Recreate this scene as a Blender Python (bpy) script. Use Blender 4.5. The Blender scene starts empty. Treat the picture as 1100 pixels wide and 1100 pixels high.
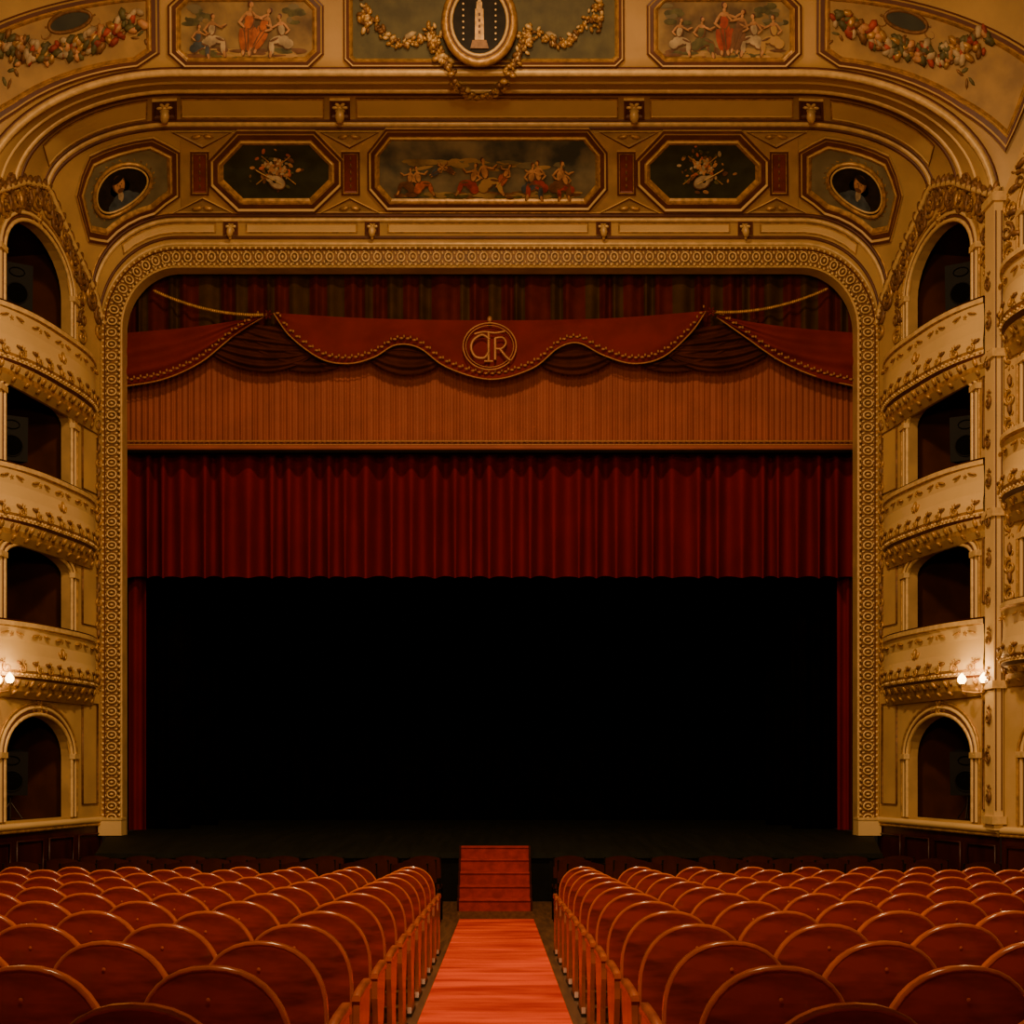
import bpy, math, random
from mathutils import Vector, Matrix
random.seed(7)
CX=0.15; CZ=2.14; F=1320.0; U0=535.0; V0=825.0
PI=math.pi
def P(u,v,d): return Vector((CX+(u-U0)*d/F, d, CZ-(v-V0)*d/F))
def hw(d): return 7.1+0.167*(22.5-d)
SL=0.0455
def floorz(y): return max(0.0,SL*(18.5-y))

# ---------------------------------------------------------------- materials
MATS={}
def mat(name,col,rough=0.6,metal=0.0,var=0.15,scale=4.0,bump=0.0,bscale=30.0,emit=None,sheen=0.0,coat=0.0,col2=None,detail=4,stretch=None,spec=0.5):
    m=bpy.data.materials.new(name); m.use_nodes=True
    nt=m.node_tree; b=nt.nodes['Principled BSDF']
    b.inputs['Roughness'].default_value=rough; b.inputs['Metallic'].default_value=metal
    b.inputs['Specular IOR Level'].default_value=spec
    if sheen: b.inputs['Sheen Weight'].default_value=sheen; b.inputs['Sheen Tint'].default_value=(col[0],col[1],col[2],1)
    if coat: b.inputs['Coat Weight'].default_value=coat; b.inputs['Coat Roughness'].default_value=0.15
    tc=nt.nodes.new('ShaderNodeTexCoord'); mp=nt.nodes.new('ShaderNodeMapping')
    nt.links.new(tc.outputs['Object'],mp.inputs['Vector'])
    if stretch: mp.inputs['Scale'].default_value=stretch
    n=nt.nodes.new('ShaderNodeTexNoise'); n.inputs['Scale'].default_value=scale; n.inputs['Detail'].default_value=detail
    nt.links.new(mp.outputs['Vector'],n.inputs['Vector'])
    r=nt.nodes.new('ShaderNodeValToRGB')
    c1=tuple(max(0,c*(1-var)) for c in col)+(1,)
    c2=(tuple(min(1,c*(1+var)) for c in col) if col2 is None else tuple(col2))+(1,)
    r.color_ramp.elements[0].position=0.35; r.color_ramp.elements[0].color=c1
    r.color_ramp.elements[1].position=0.65; r.color_ramp.elements[1].color=c2
    nt.links.new(n.outputs['Fac'],r.inputs['Fac']); nt.links.new(r.outputs['Color'],b.inputs['Base Color'])
    if bump:
        n2=nt.nodes.new('ShaderNodeTexNoise'); n2.inputs['Scale'].default_value=bscale; n2.inputs['Detail'].default_value=3
        nt.links.new(mp.outputs['Vector'],n2.inputs['Vector'])
        bp=nt.nodes.new('ShaderNodeBump'); bp.inputs['Strength'].default_value=bump; bp.inputs['Distance'].default_value=0.02
        nt.links.new(n2.outputs['Fac'],bp.inputs['Height']); nt.links.new(bp.outputs['Normal'],b.inputs['Normal'])
    if emit:
        b.inputs['Emission Color'].default_value=(emit[0],emit[1],emit[2],1); b.inputs['Emission Strength'].default_value=emit[3]
    MATS[name]=m
    return m
mat('cream_plaster',(0.48,0.305,0.115),0.6,var=0.14,scale=1.2,bump=0.08)
mat('cream_light',(0.64,0.44,0.185),0.55,var=0.08,scale=1.0)
mat('ochre_panel',(0.42,0.255,0.095),0.6,var=0.15,scale=2.5)
mat('tan_panel',(0.36,0.22,0.085),0.6,var=0.2,scale=3)
mat('brown_line',(0.10,0.029,0.013),0.5,var=0.2)
mat('gold',(0.42,0.235,0.068),0.40,metal=0.3,var=0.35,scale=12,bump=0.15,bscale=60)
mat('gold_dark',(0.19,0.09,0.03),0.5,metal=0.2,var=0.35,scale=14,bump=0.2,bscale=50)
mat('gold_light',(0.66,0.45,0.19),0.43,metal=0.12,var=0.15,scale=10)
mat('red_panel',(0.17,0.028,0.013),0.5,var=0.2)
mat('green_dark',(0.026,0.028,0.013),0.6,var=0.3,scale=4)
mat('green_panel',(0.10,0.088,0.036),0.6,var=0.25,scale=4)
mat('greygreen',(0.17,0.14,0.070),0.6,var=0.2,scale=3)
mat('sky_paint',(0.060,0.066,0.050),0.65,var=0.35,scale=1.8,col2=(0.24,0.19,0.10))
mat('ochre_paint',(0.18,0.11,0.045),0.65,var=0.35,scale=2.2,col2=(0.38,0.25,0.10))
mat('skin_paint',(0.46,0.23,0.10),0.6,var=0.3,scale=9)
mat('shade_paint',(0.15,0.065,0.028),0.6,var=0.3,scale=8)
mat('red_paint',(0.30,0.040,0.018),0.6,var=0.4,scale=8)
mat('orange_paint',(0.44,0.11,0.028),0.6,var=0.4,scale=8)
mat('blue_paint',(0.05,0.065,0.075),0.6,var=0.4,scale=8)
mat('white_paint',(0.42,0.32,0.18),0.6,var=0.35,scale=8)
mat('olive_paint',(0.10,0.09,0.03),0.6,var=0.4,scale=8)
mat('dark_paint',(0.015,0.011,0.008),0.6,var=0.3,scale=8,spec=.2)
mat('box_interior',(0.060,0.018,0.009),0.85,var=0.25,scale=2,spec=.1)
mat('wainscot_wood',(0.035,0.006,0.004),0.4,var=0.35,scale=3,stretch=(1,1,.2),spec=.3)
mat('velvet_crimson',(0.135,0.0048,0.0055),0.85,var=0.12,scale=1.2,sheen=0.2,spec=.1)
mat('velvet_red',(0.140,0.010,0.006),0.8,var=0.15,scale=2,sheen=0.2,spec=.15)
mat('velvet_dark',(0.035,0.007,0.004),0.85,var=0.3,scale=3,spec=.1)
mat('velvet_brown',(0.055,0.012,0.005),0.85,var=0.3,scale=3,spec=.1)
mat('drape_red',(0.080,0.009,0.005),0.85,var=0.2,scale=3,sheen=0.15,spec=.1)
mat('drape_olive',(0.055,0.026,0.008),0.85,var=0.2,scale=3,spec=.1)
mat('pleat_terracotta',(0.26,0.058,0.020),0.7,var=0.1,scale=2,sheen=0.2)
mat('trim_cord',(0.33,0.14,0.04),0.6,var=0.2,scale=30)
mat('black_drape',(0.0022,0.0018,0.0014),1.0,var=0.3,spec=0)
mat('black_matte',(0.003,0.0025,0.002),0.8,var=0.3,spec=.1)
mat('stage_boards',(0.009,0.0095,0.0065),0.7,var=0.2,scale=2,stretch=(4,0.3,1),spec=.1)
mat('floor_wood',(0.08,0.035,0.014),0.45,var=0.3,scale=3,stretch=(6,0.5,1))
mat('carpet_red',(0.32,0.017,0.005),0.95,var=0.10,scale=1.7,bump=0.3,bscale=150,stretch=(0.55,2.3,1),col2=(0.66,0.075,0.014),spec=.1)  # stretched noise paints darker shadow bands across the carpet
mat('stair_red',(0.25,0.018,0.008),0.95,var=0.2,scale=8,bump=0.2,bscale=120,spec=.1)
mat('mahogany',(0.185,0.019,0.007),0.30,var=0.45,scale=5,coat=0.5,stretch=(1,1,4))
mat('rim_wood',(0.42,0.105,0.028),0.25,var=0.2,scale=8,coat=0.8)
mat('arm_wood',(0.28,0.07,0.022),0.3,var=0.25,scale=8,coat=0.4)
mat('seat_velvet',(0.34,0.018,0.008),0.8,var=0.2,scale=10,sheen=0.3)
mat('iron',(0.03,0.02,0.015),0.4,metal=0.6,var=0.2)
mat('speaker_black',(0.0045,0.004,0.0036),0.7,var=0.2,spec=.2)
mat('speaker_cone',(0.002,0.002,0.002),0.9,var=0.2,spec=.05)
mat('lamp_glass',(1,0.8,0.5),0.3,var=0.0,emit=(1.0,0.60,0.22,16))
mat('ceiling_far',(0.5,0.33,0.15),0.7,var=0.1,scale=1)
mat('brass_emblem',(0.40,0.18,0.06),0.5,metal=0.2,var=0.2)

class MB:
    def __init__(s): s.v=[];s.f=[];s.m=[];s.sm=[];s.names=[]
    def mi(s,n):
        if n not in s.names: s.names.append(n)
        return s.names.index(n)
    def add(s,vs,fs,m,smooth=False):
        b=len(s.v); k=s.mi(m)
        s.v.extend([tuple(x) for x in vs])
        for f in fs: s.f.append([b+i for i in f]); s.m.append(k); s.sm.append(smooth)
    def grid(s,rows,m,smooth=True,cu=False,cv=False):
        R=len(rows);C=len(rows[0]); vs=[p for r in rows for p in r]; fs=[]
        for i in range(R if cu else R-1):
            for j in range(C if cv else C-1):
                i2=(i+1)%R;j2=(j+1)%C
                fs.append((i*C+j,i*C+j2,i2*C+j2,i2*C+j))
        s.add(vs,fs,m,smooth)
    def box(s,c,sz,m,M=None,taper=1.0):
        hx,hy,hz=sz[0]/2,sz[1]/2,sz[2]/2
        vs=[]
        for z in(-1,1):
            for x,y in((-1,-1),(1,-1),(1,1),(-1,1)):
                k=taper if z>0 else 1
                p=Vector((x*hx*k,y*hy*k,z*hz))
                if M: p=M@p
                vs.append(p+Vector(c))
        s.add(vs,[(0,3,2,1),(4,5,6,7),(0,1,5,4),(1,2,6,5),(2,3,7,6),(3,0,4,7)],m)
    def tube(s,pts,r,m,n=6,closed=False,cap=True):
        pts=[Vector(p) for p in pts]; rows=[]; N=len(pts); nr=None
        for i,p in enumerate(pts):
            if closed: t=pts[(i+1)%N]-pts[i-1]
            else: t=pts[min(i+1,N-1)]-pts[max(i-1,0)]
            if t.length<1e-9: t=Vector((0,0,1))
            t.normalize()
            if nr is None:
                nr=t.orthogonal().normalized()
            else:
                nr=(nr-t*nr.dot(t))
                nr=nr.normalized() if nr.length>1e-6 else t.orthogonal().normalized()
            bn=t.cross(nr); rr=r[i] if isinstance(r,(list,tuple)) else r
            rows.append([p+nr*math.cos(2*PI*k/n)*rr+bn*math.sin(2*PI*k/n)*rr for k in range(n)])
        s.grid(rows,m,True,cu=closed,cv=True)
        if cap and not closed:
            s.add(rows[0],[tuple(range(n))],m); s.add(rows[-1],[tuple(range(n))],m)
    def ball(s,c,X,Y,Z,m,nu=6,nv=4):
        vs=[c+Z]; fs=[]
        for i in range(1,nv):
            ph=PI*i/nv
            for j in range(nu):
                th=2*PI*j/nu
                vs.append(c+X*(math.sin(ph)*math.cos(th))+Y*(math.sin(ph)*math.sin(th))+Z*math.cos(ph))
        vs.append(c-Z); L=len(vs)-1
        for j in range(nu): fs.append((0,1+j,1+(j+1)%nu)); fs.append((L,1+(nv-2)*nu+(j+1)%nu,1+(nv-2)*nu+j))
        for i in range(nv-2):
            for j in range(nu):
                a=1+i*nu+j;b=1+i*nu+(j+1)%nu; fs.append((a,a+nu,b+nu,b))
        s.add(vs,fs,m,True)
    def prism(s,poly,fn,h0,h1,m,side=None):
        n=len(poly); a=[fn(x,y,h0) for x,y in poly]; b=[fn(x,y,h1) for x,y in poly]
        s.add(a+b,[tuple(range(n)),tuple(range(n,2*n))],m)
        s.add(a+b,[(i,(i+1)%n,n+(i+1)%n,n+i) for i in range(n)],side or m)
    def obj(s,name,parent=None,loc=(0,0,0)):
        me=bpy.data.meshes.new(name); me.from_pydata(s.v,[],s.f)
        for n in s.names: me.materials.append(MATS[n])
        me.polygons.foreach_set('material_index',s.m); me.polygons.foreach_set('use_smooth',s.sm); me.update()
        o=bpy.data.objects.new(name,me); bpy.context.collection.objects.link(o); o.location=loc
        if parent: o.parent=parent
        return o

# ---------------------------------------------------------------- surfaces
REF=Vector((0,8,CZ+2))
class MF:
    """local frame that follows a curved surface (x right, y up in metres)"""
    def __init__(s,surf,a,v): s.surf=surf;s.a=a;s.v=v;s.k=F/surf.base(a,v).y
    def at(s,x,y,h): return s.surf.pt(s.a+x*s.k,s.v-y*s.k,h)
    def axes(s,x,y): return s.surf.pfr(s.a+x*s.k,s.v-y*s.k)[1:]
class Surf:
    def pt(s,a,b,h=0.0):
        p=s.base(a,b)
        if h: p=p+s.frame(a,b)[3]*h
        return p
    def frame(s,a,b):
        e=s.eps; p=s.base(a,b)
        X=(s.base(a+e,b)-s.base(a-e,b)).normalized(); Y=(s.base(a,b+e*s.ysign)-s.base(a,b-e*s.ysign)).normalized()
        N=X.cross(Y)
        if N.length<1e-6: N=Vector((0,-1,0))
        N.normalize()
        if N.dot(REF-p)<0: N=-N
        return p,X,Y,N
    def pfr(s,a,b):
        p,X,Y,N=s.frame(a,b); e=s.eps
        k=(s.base(a,b+e)-s.base(a,b-e)).length/max(1e-6,(s.base(a+e,b)-s.base(a-e,b)).length)
        return p,X,Y*k,N
RINGS=[(264,22.5,354,None),(235,22.2,318,None),(133,20.6,205,None),(103,19.9,200,None),(78,18.8,214,7.74),(-60,17.9,150,9.7)]
RW=[(v,d,CZ+(V0-v)*d/F,CZ+(V0-vs)*d/F,(w or hw(d))) for v,d,vs,w in RINGS]
class Vault(Surf):
    eps=1.0; ysign=-1
    def ring(s,v):
        i=0
        while i<len(RW)-2 and v<RW[i+1][0]: i+=1
        a,b=RW[i],RW[i+1]; f=(v-a[0])/(b[0]-a[0])
        return [a[k]+(b[k]-a[k])*f for k in(1,2,3,4)]
    def base(s,a,v):
        d,zt,zs,H=s.ring(v); fw=335*d/F; w=H-fw; hh=zt-zs; aa=abs(a)
        if aa<=335: x=aa*d/F; z=zt
        else:
            L=1.57*math.sqrt((w*w+hh*hh)/2)*F/d; th=min((aa-335)/L,1.0)*PI/2
            x=fw+w*math.sin(th); z=zs+hh*math.cos(th)
        return Vector((x if a>=0 else -x,d,z))
    def sp(s,q,v):
        d,zt,zs,H=s.ring(v); w=H-335*d/F; hh=zt-zs
        L=1.57*math.sqrt((w*w+hh*hh)/2)*F/d
        return q*335 if abs(q)<=1 else math.copysign(335+(abs(q)-1)*L,q)
VA=Vault()
def zspring(d):
    for i in range(len(RW)-2):
        a,b=RW[i],RW[i+1]
        if b[1]<=d<=a[1]:
            f=(d-a[1])/(b[1]-a[1]); return a[3]+(b[3]-a[3])*f
    return RW[-2][3]
QS=[-2+i/16 for i in range(16)]+[-1+i/10 for i in range(20)]+[1+i/16 for i in range(17)]
mb=MB()
vv=[264,256,245,235,210,184,158,133,118,103,90,78,60,40,20,0,-25,-60]
mb.grid([[VA.base(VA.sp(q,v),v) for q in QS] for v in vv],'cream_plaster')
ztop=RW[-1][2]
mb.add([Vector((-9.8,17.9,ztop)),Vector((9.8,17.9,ztop)),Vector((9.8,-5,ztop)),Vector((-9.8,-5,ztop))],[(0,1,2,3)],'ceiling_far')
ceiling=mb.obj('ceiling')

def vline(mb,v,r,m,q0=-2,q1=2,n=80,h=0.0):
    pts=[]
    for i in range(n+1):
        q=q0+(q1-q0)*i/n; a=VA.sp(q,v); a=max(min(a,VA.sp(1.999,v)),VA.sp(-1.999,v)); pts.append(VA.pt(a,v,h))
    mb.tube(pts,r,m,n=6)
mb=MB()
for v,r,m in [(262,.04,'gold_light'),(255,.03,'brown_line'),(236,.045,'gold_light'),(231,.035,'brown_line'),(228,.02,'gold'),(137,.035,'brown_line'),(133,.05,'gold_light'),(129,.025,'brown_line'),(101,.03,'brown_line'),(97,.045,'gold_light'),(88,.03,'cream_light'),(78,.06,'gold_light'),(74,.03,'brown_line')]:
    vline(mb,v,r,m)
mb.obj('cornice_moulding',ceiling)

# ---- polygon helpers
def inset(poly,d):
    n=len(poly); out=[]
    A=sum(poly[i][0]*poly[(i+1)%n][1]-poly[(i+1)%n][0]*poly[i][1] for i in range(n))
    sg=1 if A>0 else -1
    for i in range(n):
        p0,p1,p2=Vector(poly[i-1]),Vector(poly[i]),Vector(poly[(i+1)%n])
        e1=(p1-p0).normalized(); e2=(p2-p1).normalized()
        n1=Vector((-e1.y,e1.x))*sg; n2=Vector((-e2.y,e2.x))*sg
        b=n1+n2; b=b/max(0.3,b.dot(n1)) if b.length>1e-6 else n1
        out.append(tuple(p1+b*d))
    return out
def subdiv(poly,maxl=22,counts=None):
    out=[];cs=[]
    n=len(poly)
    for i in range(n):
        a=Vector(poly[i]);b=Vector(poly[(i+1)%n])
        k=counts[i] if counts else max(1,int((b-a).length/maxl)); cs.append(k)
        for j in range(k): out.append(tuple(a+(b-a)*j/k))
    return out,cs
def panel(mb,surf,poly,steps,fill,maxl=14):
    _,cs=subdiv(poly,maxl); prev=None
    for ins,h,m in steps:
        q,_=subdiv(inset(poly,ins),counts=cs); cur=[surf.pt(x,y,h) for x,y in q]
        if prev is not None: mb.grid([prev,cur],m,False,cv=True)
        prev=cur; lastq=q; lh=h
    c=Vector((sum(p[0] for p in lastq)/len(lastq),sum(p[1] for p in lastq)/len(lastq)))
    rows=[prev]
    for k in(.8,.6,.4,.2): rows.append([surf.pt(*(c+(Vector(p)-c)*k),lh) for p in lastq])
    mb.grid(rows,fill,True,cv=True)
    b=rows[-1]; cc=surf.pt(c.x,c.y,lh); n=len(b)
    mb.add(b+[cc],[(i,(i+1)%n,n) for i in range(n)],fill)
def octo(x0,x1,y0,y1,cx,cy=None):
    cy=cx if cy is None else cy
    return [(x0+cx,y0),(x1-cx,y0),(x1,y0+cy),(x1,y1-cy),(x1-cx,y1),(x0+cx,y1),(x0,y1-cy),(x0,y0+cy)]
def rect(x0,x1,y0,y1): return [(x0,y0),(x1,y0),(x1,y1),(x0,y1)]
def loc(fr,x,y,h):
    if isinstance(fr,MF): return fr.at(x,y,h)
    p,X,Y,N=fr; return p+X*x+Y*y+N*h
def axes(fr,x=0,y=0):
    if isinstance(fr,MF): return fr.axes(x,y)
    return fr[1],fr[2],fr[3]
def disc(mb,fr,x,y,rx,ry,rot,h,m,n=12,rings=1):
    c,s_=math.cos(rot),math.sin(rot); vs=[loc(fr,x,y,h+.004)]; fs=[(0,1+i,1+(i+1)%n) for i in range(n)]
    for k in range(1,rings+1):
        for i in range(n):
            t=2*PI*i/n; dx=rx*math.cos(t)*k/rings;dy=ry*math.sin(t)*k/rings; vs.append(loc(fr,x+dx*c-dy*s_,y+dx*s_+dy*c,h))
        if k>1:
            for i in range(n): a=1+(k-2)*n; fs.append((a+i,a+(i+1)%n,a+n+(i+1)%n,a+n+i))
    mb.add(vs,fs,m,True)
def scroll(mb,fr,x,y,size,ang,flip,m='gold',r=None,turns=1.3):
    r=r or size*.11; pts=[];rr=[]
    for i in range(13):
        t=i/12; th=ang+flip*t*turns*2*PI; R=size*(1-.8*t)*.5
        cx=x+math.cos(ang+PI)*size*.5;cy=y+math.sin(ang+PI)*size*.5
        pts.append(loc(fr,cx+math.cos(th)*R,cy+math.sin(th)*R,r*.8)); rr.append(r*(1.1-.5*t))
    mb.tube(pts,rr,m,n=5)
    for k in(-.5,.3,1.1):
        a=ang+k*flip; lx=x+math.cos(a)*size*.35; ly=y+math.sin(a)*size*.35
        leaf(mb,fr,lx,ly,size*.32,a,m)
def leaf(mb,fr,x,y,l,ang,m,w=.4):
    X,Y,N=axes(fr,x,y); D=X*math.cos(ang)+Y*math.sin(ang); S=-X*math.sin(ang)+Y*math.cos(ang)
    mb.ball(loc(fr,x,y,l*.12),D*l*.5,S*l*.5*w,N*l*.2,m,6,4)
def fleaf(mb,fr,x,y,l,ang,m,w=.4,h=.03): disc(mb,fr,x,y,l*.5,l*.5*w,ang,h,m,8)
def rosette(mb,fr,x,y,r,m,n=6):
    for i in range(n): 
        a=2*PI*i/n; leaf(mb,fr,x+math.cos(a)*r*.55,y+math.sin(a)*r*.55,r*.95,a,m,.55)
    X,Y,N=axes(fr,x,y); mb.ball(loc(fr,x,y,r*.2),X*r*.28,Y*r*.28,N*r*.25,m)
def ring3(mb,fr,x,y,rx,ry,t,m,n=32,h=.03,rot=0):
    c,s_=math.cos(rot),math.sin(rot)
    pts=[]
    for i in range(n):
        a=2*PI*i/n; dx=rx*math.cos(a);dy=ry*math.sin(a); pts.append(loc(fr,x+dx*c-dy*s_,y+dx*s_+dy*c,h))
    mb.tube(pts,t,m,n=6,closed=True)
def garland(mb,surf,pts,r,ms,n=None,h=.04,k=1.0):
    W=[surf.pt(a,b) for a,b in pts]; L=sum((W[i+1]-W[i]).length for i in range(len(W)-1))
    N=n or max(4,int(L/(r*.5)))
    for i in range(N):
        t=i/(N-1)*(len(pts)-1); j=min(int(t),len(pts)-2); f=t-j
        a=pts[j][0]+(pts[j+1][0]-pts[j][0])*f; b=pts[j][1]+(pts[j+1][1]-pts[j][1])*f
        fr=surf.frame(a,b); rr=r*random.uniform(.4,.75); th=random.uniform(0,6.28)
        ox=random.uniform(-.7,.7)*r*k; oy=random.uniform(-.7,.7)*r*k
        X=fr[1]*math.cos(th)+fr[2]*math.sin(th); Y=-fr[1]*math.sin(th)+fr[2]*math.cos(th)
        mb.ball(loc(fr,ox,oy,h),X*rr,Y*rr*.6,fr[3]*rr*.6,random.choice(ms),6,4)
def sag(x0,y0,x1,y1,s,n=10): return [(x0+(x1-x0)*i/n,y0+(y1-y0)*i/n+s*4*(i/n)*(1-i/n)) for i in range(n+1)]
def figure(mb,fr,x,y,H,cloth,lean=0.0,sit=False,skin='skin_paint',h=.012,nude=False,flip=1):
    c,s_=math.cos(lean),math.sin(lean)
    def D(px,py,rx,ry,rot,hh,m,shade=True):
        px*=flip; X=x+(px*c+py*s_)*H; Y=y+(py*c-px*s_)*H
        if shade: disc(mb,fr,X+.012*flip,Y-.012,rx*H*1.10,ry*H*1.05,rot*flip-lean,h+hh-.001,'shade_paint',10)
        disc(mb,fr,X,Y,rx*H,ry*H,rot*flip-lean,h+hh+.002,m,10)
    if sit:
        D(.14,.24,.20,.09,-.15,0,cloth); D(.31,.08,.065,.19,.1,.004,cloth); D(0,.2,.15,.13,0,.002,cloth); D(-.1,.1,.13,.13,.4,.0,cloth)
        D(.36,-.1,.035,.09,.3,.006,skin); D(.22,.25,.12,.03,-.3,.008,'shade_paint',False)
    else:
        D(0,.22,.12,.30,0,0,cloth); D(-.09,.10,.06,.24,.22,.004,cloth); D(.10,.12,.06,.24,-.25,.004,cloth)
        D(.02,.14,.015,.22,.1,.008,'shade_paint',False); D(-.05,.2,.012,.2,.2,.008,'shade_paint',False)
        D(-.05,-.13,.03,.07,0,.003,skin); D(.07,-.13,.03,.07,.1,.003,skin)
    D(0,.50,.080,.17,0,.009,skin if nude else cloth); D(.0,.62,.095,.05,0,.012,skin)
    D(-.13,.53,.026,.13,-.5,.014,skin); D(-.14,.40,.024,.09,.9,.016,skin)
    D(.15,.58,.026,.12,1.2,.014,skin); D(.27,.60,.022,.09,-1.0,.016,skin)
    D(0,.70,.03,.05,0,.014,skin,False)
    D(-.014,.81,.050,.062,0,.018,'brown_line',False); D(.012,.79,.040,.056,0,.022,skin,False)

# ---- painted panels
mb=MB(); MO=[(0,.0,'gold'),(0,.05,'gold_light'),(2.0,.06,'brown_line'),(3.6,.04,'cream_light'),(7.5,.045,'brown_line'),(8.5,.04,'gold'),(9.3,.065,'gold_light'),(11,.05,'gold'),(12.5,.02,'gold')]
def MOs(k): return [(i*k,h+.012,m) for i,h,m in MO]
BR=[-278,-126,122,274]
THIN=[(0,0,'cream_light'),(0,.02,'brown_line'),(1.4,.02,'gold'),(2.2,.01,'cream_light')]
for x0,x1 in [(-262,-142),(-110,106),(138,258),(-400,-294),(290,400)]:
    panel(mb,VA,rect(x0,x1,239,250),THIN,'cream_light')
for x0,x1 in [(-331,-177),(-143,139),(173,327),(361,480),(-480,-361)]:
    panel(mb,VA,rect(x0,x1,105,126),THIN,'cream_light')
for xs,v,sz in [(BR,244,.13),([-346,-160,156,344],115,.16)]:
    for a in xs:
        k=8 if v>200 else 11
        panel(mb,VA,rect(a-k,a+k,v-k*.9,v+k*.9),[(0,0,'gold'),(0,.05,'gold_light'),(2,.05,'brown_line'),(3,.02,'brown_line')],'brown_line')
        fr=VA.frame(a,v); rosette(mb,fr,0,.02,sz*.9,'gold_light',6)
        p,X,Y,N=fr; mb.ball(loc(fr,0,-sz*.3,.12),X*sz*.5,Y*sz*.8,N*sz*.7,'gold_light',8,6)
        mb.ball(loc(fr,0,-sz*1.1,.1),X*sz*.22,Y*sz*.4,N*sz*.3,'gold_light',6,4)
panel(mb,VA,rect(-332,332,141,226),[(0,0.002,'ochre_panel'),(.5,.012,'ochre_panel')],'ochre_panel')
panel(mb,VA,octo(-131,127,136,224,20,24),MOs(1.05),'sky_paint')
for sg in(-1,1):
    c=sg*231-2 if sg>0 else -229
    panel(mb,VA,octo(c-72,c+72,138,226,30,30),MOs(1.25),'green_dark')
    for c2,w in((sg*148-1,10),(sg*311,10)):
        panel(mb,VA,rect(c2-w,c2+w,160,207),[(0,0.01,'gold'),(0,.04,'gold_light'),(2,.045,'brown_line'),(3.0,.04,'gold'),(4,.02,'red_panel')],'red_panel')
        fr=MF(VA,c2,183)
        for yy in(-.24,-.12,0,.12,.24): leaf(mb,fr,0,yy,.10,PI/2,'gold_dark')
    for c2 in(sg*150,sg*308):
        for v0,v1,tipdn in((140,157,True),(210,227,False)):
            pl=[(c2-32,v0),(c2+32,v0),(c2,v1)] if tipdn else [(c2-32,v1),(c2,v0),(c2+32,v1)]
            panel(mb,VA,pl,[(0,0.01,'gold'),(0,.04,'gold_light'),(1.5,.04,'brown_line'),(3,.02,'tan_panel')],'tan_panel')
            fr=VA.frame(c2,v0+5 if tipdn else v1-5); leaf(mb,fr,-.1,0,.2,0.2,'gold'); leaf(mb,fr,.1,0,.2,-.2,'gold')
    # portraits
    c=sg*392
    pl=[(c-sg*60,160),(c-sg*36,144),(c+sg*28,144),(c+sg*56,166),(c+sg*56,205),(c+sg*28,226),(c-sg*34,226),(c-sg*60,208)]
    panel(mb,VA,pl,MOs(1.0),'greygreen')
    fr=MF(VA,c,186); H0=.04
    disc(mb,fr,0,0,.52,.36,0,H0,'dark_paint',28,rings=3)
    ring3(mb,fr,0,0,.53,.37,.035,'gold',h=.06); ring3(mb,fr,0,0,.47,.315,.018,'gold_light',h=.06)
    for i in range(30):
        a=2*PI*i/30; leaf(mb,fr,math.cos(a)*.58,math.sin(a)*.42,.12,a+.8,'gold' if i%2 else 'gold_dark')
    for sx in(-1,1):
        scroll(mb,fr,sx*.72,.10,.13,PI/2,sx,'gold'); scroll(mb,fr,sx*.72,-.10,.13,-PI/2,-sx,'gold')
    k=-sg
    # bust: shoulders, collar, face with hair, beard and eyes
    disc(mb,fr,0.03*k,-.22,.30,.11,0,H0+.008,'blue_paint',16); disc(mb,fr,0.03*k,-.17,.20,.11,0,H0+.010,'blue_paint',16)
    disc(mb,fr,.0,-.11,.05,.10,0,H0+.014,'white_paint')
    disc(mb,fr,-.012*k,.085,.112,.135,0,H0+.018,'shade_paint',14); disc(mb,fr,0,.055,.092,.122,0,H0+.022,'skin_paint',14)
    disc(mb,fr,-.02*k,.16,.11,.055,.3*k,H0+.028,'dark_paint'); disc(mb,fr,.01*k,-.02,.06,.035,0,H0+.028,'shade_paint')
    disc(mb,fr,.008*k,.045,.010,.03,0,H0+.028,'shade_paint',6)
    for ex in(-.032,.036): disc(mb,fr,ex,.08,.014,.008,0,H0+.03,'dark_paint',6)
for sg in(-1,1):
    c=sg*231-2 if sg>0 else -229
    fr=MF(VA,c,181)
    for k in(-1,1):
        mb.tube([loc(fr,k*.34,-.22,.04),loc(fr,-k*.25,.27,.045)],.011,'gold')
    for i in range(120):
        a=random.uniform(0,6.28); r=abs(random.gauss(0,.17)); 
        fleaf(mb,fr,1.5*r*math.cos(a)*.9,1.25*r*math.sin(a)+.05,random.uniform(.05,.11),random.uniform(0,6.28),random.choice(['white_paint','skin_paint','orange_paint','gold_dark','olive_paint','olive_paint','skin_paint','shade_paint']),.6,h=.035+i*.0002)
    for (x,y,r) in ((-.1,.12,.07),(.06,.17,.06),(.0,.02,.07),(.14,.05,.055)):
        for j in range(5): a=j*1.256; fleaf(mb,fr,x+math.cos(a)*r*.5,y+math.sin(a)*r*.5,r*1.1,a,'white_paint' if j%2 else 'skin_paint',.7,.062)
    disc(mb,fr,-.02*sg,-.17,.16,.12,.5*sg,.07,'shade_paint',16); disc(mb,fr,-.02*sg,-.16,.145,.105,.5*sg,.074,'white_paint',16)
    disc(mb,fr,.10*sg,-.10,.08,.06,.5*sg,.076,'white_paint',12); disc(mb,fr,.02*sg,-.14,.035,.03,0,.082,'dark_paint',10)
    mb.tube([loc(fr,.12*sg,-.09,.08),loc(fr,.36*sg,.06,.07)],.016,'gold_dark'); mb.tube([loc(fr,-.10*sg,-.19,.088),loc(fr,.34*sg,.05,.085)],.005,'gold_light')
fr=MF(VA,-2,190)
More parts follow.
